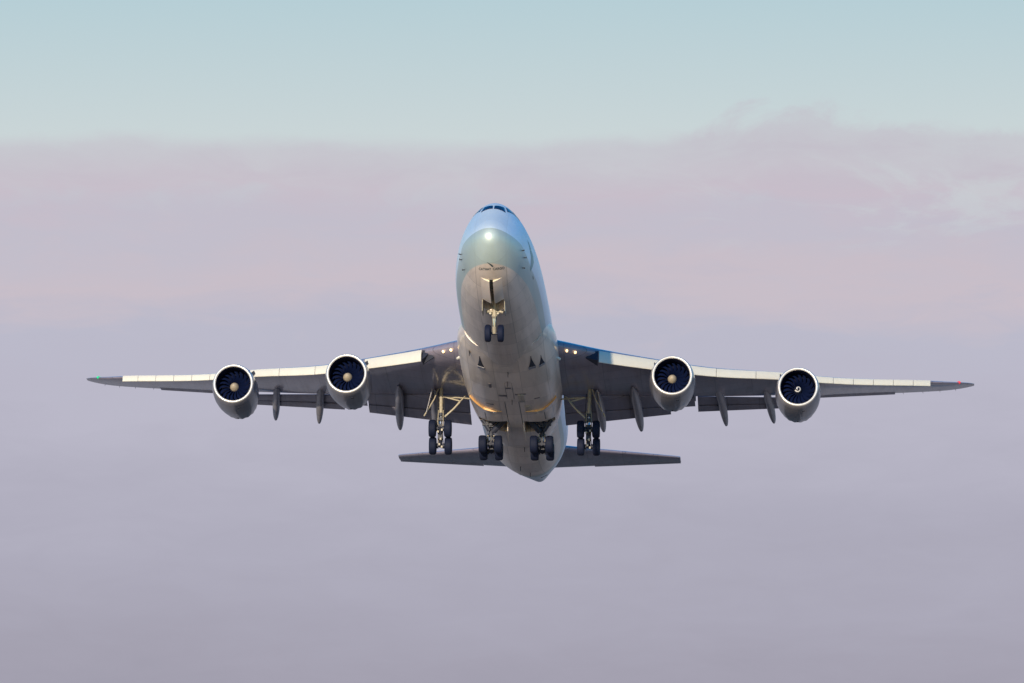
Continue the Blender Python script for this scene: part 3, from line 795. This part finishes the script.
def nose_gear():
    c = Vector((0, 7.85, -4.93))
    b = MB()
    b.tube((0, 7.25, -2.2), (0, 7.62, -3.9), .17, .16, 20)
    b.tube((0, 7.55, -3.55), (0, 7.60, -3.75), .22, .22, 20)
    b.tube((-.55, 7.5, -3.40), (.55, 7.5, -3.40), .075, .075, 14).tube((-.62, 7.5, -3.46), (-.38, 7.5, -3.40), .11, .11, 12).tube((.62, 7.5, -3.46), (.38, 7.5, -3.40), .11, .11, 12)
    b.tube((0, 7.62, -4.5), (0, 7.85, -4.93), .15, .13, 16)
    strut = b.build('nose_gear', M['gear'], plane, smooth=40)
    MB().tube((0, 7.60, -3.85), (0, 7.80, -4.85), .105, .105, 18).build('piston', M['chrome'], strut)
    MB().tube((-.42, 7.85, -4.93), (.42, 7.85, -4.93), .09, .09, 14).build('axle', M['gear_dark'], strut)
    for s in (-1, 1):
        MB().path([(s * .10, 7.35, -2.9), (s * .48, 6.5, -2.35)], .07).build('drag_brace', M['gear'], strut)
        MB().path([(s * .12, 7.5, -3.35), (s * .40, 7.35, -2.55)], .055).build('side_link', M['gear'], strut)
        MB().lathe((s * .27, 7.28, -3.62), (0, 1, 0), [(-.1, .0), (-.09, .08), (0, .10), (.12, .09), (.18, .03)], 16).build('taxi_light', M['gear'], strut)
        wheel(strut, Vector((s * .455, 7.85, -4.93)), .62, .215)
        MB().path([(s * .07, 7.4, -3.75), (s * .07, 7.1, -4.15), (s * .06, 7.62, -4.6)], .045).build('torque_link', M['gear'], strut)
    MB().path([(.13, 7.4, -2.6), (.16, 7.5, -3.5), (.10, 7.65, -4.6)], .022, 6).path([(-.15, 7.38, -2.7), (-.17, 7.5, -3.7), (-.08, 7.66, -4.7)], .018, 6).build('hydraulic_hose', M['black'], strut)
    for s in (-1, 1):      # forward doors, part open
        rows = []
        for i in range(12):
            a = 2.8 + (5.75 - 2.8) * i / 11
            zb = lerp_tab(FS, a)[0]
            h = Vector(fus_x(a, s * .76))
            ang = R(28)
            inner = h + Vector((-s * .70 * math.cos(ang), 0, -.70 * math.sin(ang) - .02))
            t = Vector((-s * .05 * math.sin(ang), 0, .05))
            rows.append([h, (h + inner) / 2 + Vector((0, 0, -.03)), inner, inner + t, (h + inner) / 2 + t + Vector((0, 0, -.03)), h + t])
        MB().loft(rows).build('gear_door', M['belly'], fuselage, smooth=30)
        # rear doors hang upright beside the strut
        h0, h1 = Vector(fus_x(5.95, s * .76)), Vector(fus_x(7.7, s * .76))
        MB().plate([h0, h1, h1 + Vector((s * .02, -.1, -.62)), h0 + Vector((s * .02, .35, -.72))], (s * .05, 0, 0)).build('gear_door', M['gear'], fuselage, smooth=0)
        # lit front end frame of the door
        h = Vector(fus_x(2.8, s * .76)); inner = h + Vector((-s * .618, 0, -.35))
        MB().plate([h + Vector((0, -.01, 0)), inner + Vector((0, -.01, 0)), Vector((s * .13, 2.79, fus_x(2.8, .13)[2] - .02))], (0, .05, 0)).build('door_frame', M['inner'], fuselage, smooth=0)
    # the front lip of the well and its primer
    MB().plate([(-.70, 2.83, fus_x(2.8, .72)[2] + .03), (.70, 2.83, fus_x(2.8, .72)[2] + .03), (.60, 3.0, -2.0), (-.60, 3.0, -2.0)], (0, .04, 0)).build('well_bulkhead', M['inner'], fuselage, smooth=0)
nose_gear()

def bogie(parent, c, tilt, span=.58, base=.70, hw=.265):
    d = Vector((0, math.cos(tilt), -math.sin(tilt)))       # aft end low
    MB().tube(c - d * (base + .1), c + d * (base + .1), .14, .14, 16).box(c, (.34, .45, .34)).build('bogie_beam', M['gear_dark'], parent, smooth=30)
    for k in (-1, 1):
        cc = c + d * base * k
        MB().tube(cc + Vector((-span, 0, 0)), cc + Vector((span, 0, 0)), .10, .10, 14).tube(cc + Vector((-span + .28, 0, 0)), cc + Vector((-span + .42, 0, 0)), .2, .2, 18).tube(cc + Vector((span - .42, 0, 0)), cc + Vector((span - .28, 0, 0)), .2, .2, 18).build('axle', M['gear_dark'], parent, smooth=30)
        for s in (-1, 1): wheel(parent, cc + Vector((s * span, 0, 0)), .66, hw)
        for s in (-1, 1):
            MB().path([cc + Vector((s * .2, 0, .12)), c + Vector((s * .16, 0, .22))], .035, 8).build('brake_rod', M['gear'], parent)

def wing_gear(s):
    y = 5.53; c = Vector((s * y, 36.0, -5.02))
    top_ = Vector((s * (y + .03), 36.15, -.95))
    low = Vector((s * y, 36.05, -3.15))
    b = MB().tube(top_, low, .13, .125, 20)
    for t in (.25, .45, .62, .8, .97):
        p = top_.lerp(low, t); b.tube(p, p + (low - top_).normalized() * .06, .165, .165, 20)
    b.tube(top_ + Vector((-.45, 0, -.1)), top_ + Vector((.45, 0, -.1)), .13, .13, 14)
    st_ = b.build('wing_gear', M['gear'], plane, smooth=30)
    MB().tube(low, c + Vector((0, 0, .15)), .115, .115, 18).build('piston', M['chrome'], st_)
    MB().tube(c + Vector((0, 0, .7)), c, .17, .19, 16).tube(low + Vector((0, 0, -.02)), low + Vector((0, 0, -.22)), .24, .22, 18).box(low + Vector((0, -.1, -.5)), (.42, .3, .22)).box(c + Vector((0, -.05, .85)), (.46, .34, .26)).build('lower_strut', M['gear_dark'], st_, smooth=30)
    # folding side brace running inboard and up, forward of the flap
    MB().path([(s * (y - .28), 36.0, -3.45), (s * (y - .95), 35.9, -2.85), (s * 4.12, 35.9, -2.30)], .075, 12).build('side_brace', M['gear'], st_)
    MB().path([(s * 4.05, 35.95, -2.25), (s * 5.1, 36.0, -1.95)], .06).build('side_brace', M['gear'], st_)
    MB().path([(s * 5.4, 36.0, -1.92), (s * 4.35, 36.0, -1.95), (s * 3.3, 36.2, -1.98)], .06).build('jury_strut', M['gear'], st_)
    MB().path([(s * 4.12, 35.9, -2.28), (s * 3.7, 36.1, -1.75)], .05).build('jury_strut', M['gear'], st_)
    # walking link and door rod outboard
    MB().path([(s * (y + .22), 35.9, -1.3), (s * (y + .5), 35.8, -2.1), (s * (y + .85), 35.8, -2.75), (s * (y + 1.25), 35.8, -3.45)], .05).build('door_rod', M['gear'], st_)
    hx = s * (y + .62)
    MB().plate([(hx, 35.2, -1.5), (hx, 37.2, -1.5), (hx + s * .42, 37.0, -3.1), (hx + s * .42, 35.6, -3.2)], (s * .05, 0, 0)).build('gear_door', M['fairing'], st_, smooth=0)
    for k in (-1, 1):
        MB().path([low + Vector((k * .17, -.12, .2)), c + Vector((k * .2, -.25, 1.2)), c + Vector((k * .16, -.2, .3))], .03, 8).build('torque_link', M['gear'], st_)
    MB().path([low + Vector((.2, -.2, 1.2)), low + Vector((.26, -.25, .1)), c + Vector((.22, -.25, 1.0)), c + Vector((.3, -.2, .1))], .022, 6).path([low + Vector((-.2, -.2, 1.5)), low + Vector((-.25, -.25, .2)), c + Vector((-.26, -.25, .8))], .022, 6).build('hydraulic_hose', M['black'], st_)
    bogie(st_, c, R(53))
    for k, (dx, dz) in enumerate(((.2, .5), (-.22, .35), (.05, -.25), (-.1, -.7), (.16, -.9))):
        MB().box(c + Vector((dx * .7, -.35 - dz * .5, dz * .8)), (.12, .16, .16)).build('brake_manifold', M['gear'], st_, smooth=0)

def body_gear(s):
    y = 1.92; c = Vector((s * y, 39.05, -5.0))
    top_ = Vector((s * y, 39.2, -2.0)); low = Vector((s * y, 39.1, -3.95))
    b = MB().tube(top_, low, .19, .18, 20).tube(low, low + Vector((0, 0, -.15)), .25, .24, 18)
    st_ = b.build('body_gear', M['gear_dark'], plane, smooth=30)
    MB().tube(low, c + Vector((0, 0, .1)), .12, .12, 18).build('piston', M['chrome'], st_)
    MB().tube(c + Vector((0, 0, .55)), c, .17, .19, 16).build('lower_strut', M['gear_dark'], st_)
    # heavy slanted drag brace and its web
    MB().path([(s * .8, 38.3, -2.9), (s * 1.75, 38.9, -3.75)], .23, 12).path([(s * .95, 38.1, -2.75), (s * 1.9, 38.7, -3.2)], .17, 12).path([(s * 2.6, 38.7, -2.85), (s * 2.05, 38.9, -3.7)], .16, 12).box((s * 2.35, 38.75, -3.2), (.45, .2, .28)).build('drag_brace', M['gear_dark'], st_, smooth=30)
    MB().box((s * 1.92, 38.75, -3.35), (.34, .2, .26)).tube((s * 1.92, 38.7, -3.3), (s * 1.92, 38.5, -3.3), .14, .12, 16).build('trunnion', M['gear_dark'], st_, smooth=30)
    for k in (-1, 1):
        MB().path([low + Vector((k * .14, -.15, -.1)), c + Vector((k * .25, -.35, .75)), c + Vector((k * .15, -.2, .25))], .05, 8).build('torque_link', M['gear_dark'], st_)
        MB().tube(c + Vector((k * .22, -.3, .9)), c + Vector((k * .26, -.3, .35)), .05, .05, 10).build('brake_line', M['gear'], st_)
    bogie(st_, c, R(8), base=.72, hw=.29)
    # long thin door hanging by the keel
    a0, a1 = 37.4, 40.2
    zb = -3.45
    MB().plate([(s * .56, a0, zb), (s * .56, a1, zb), (s * .62, a1 - .2, zb - .75), (s * .60, a0 + .5, zb - .55)], (s * .05, 0, 0)).build('gear_door', M['belly'], belly, smooth=0)
for s in (-1, 1):
    wing_gear(s); body_gear(s)
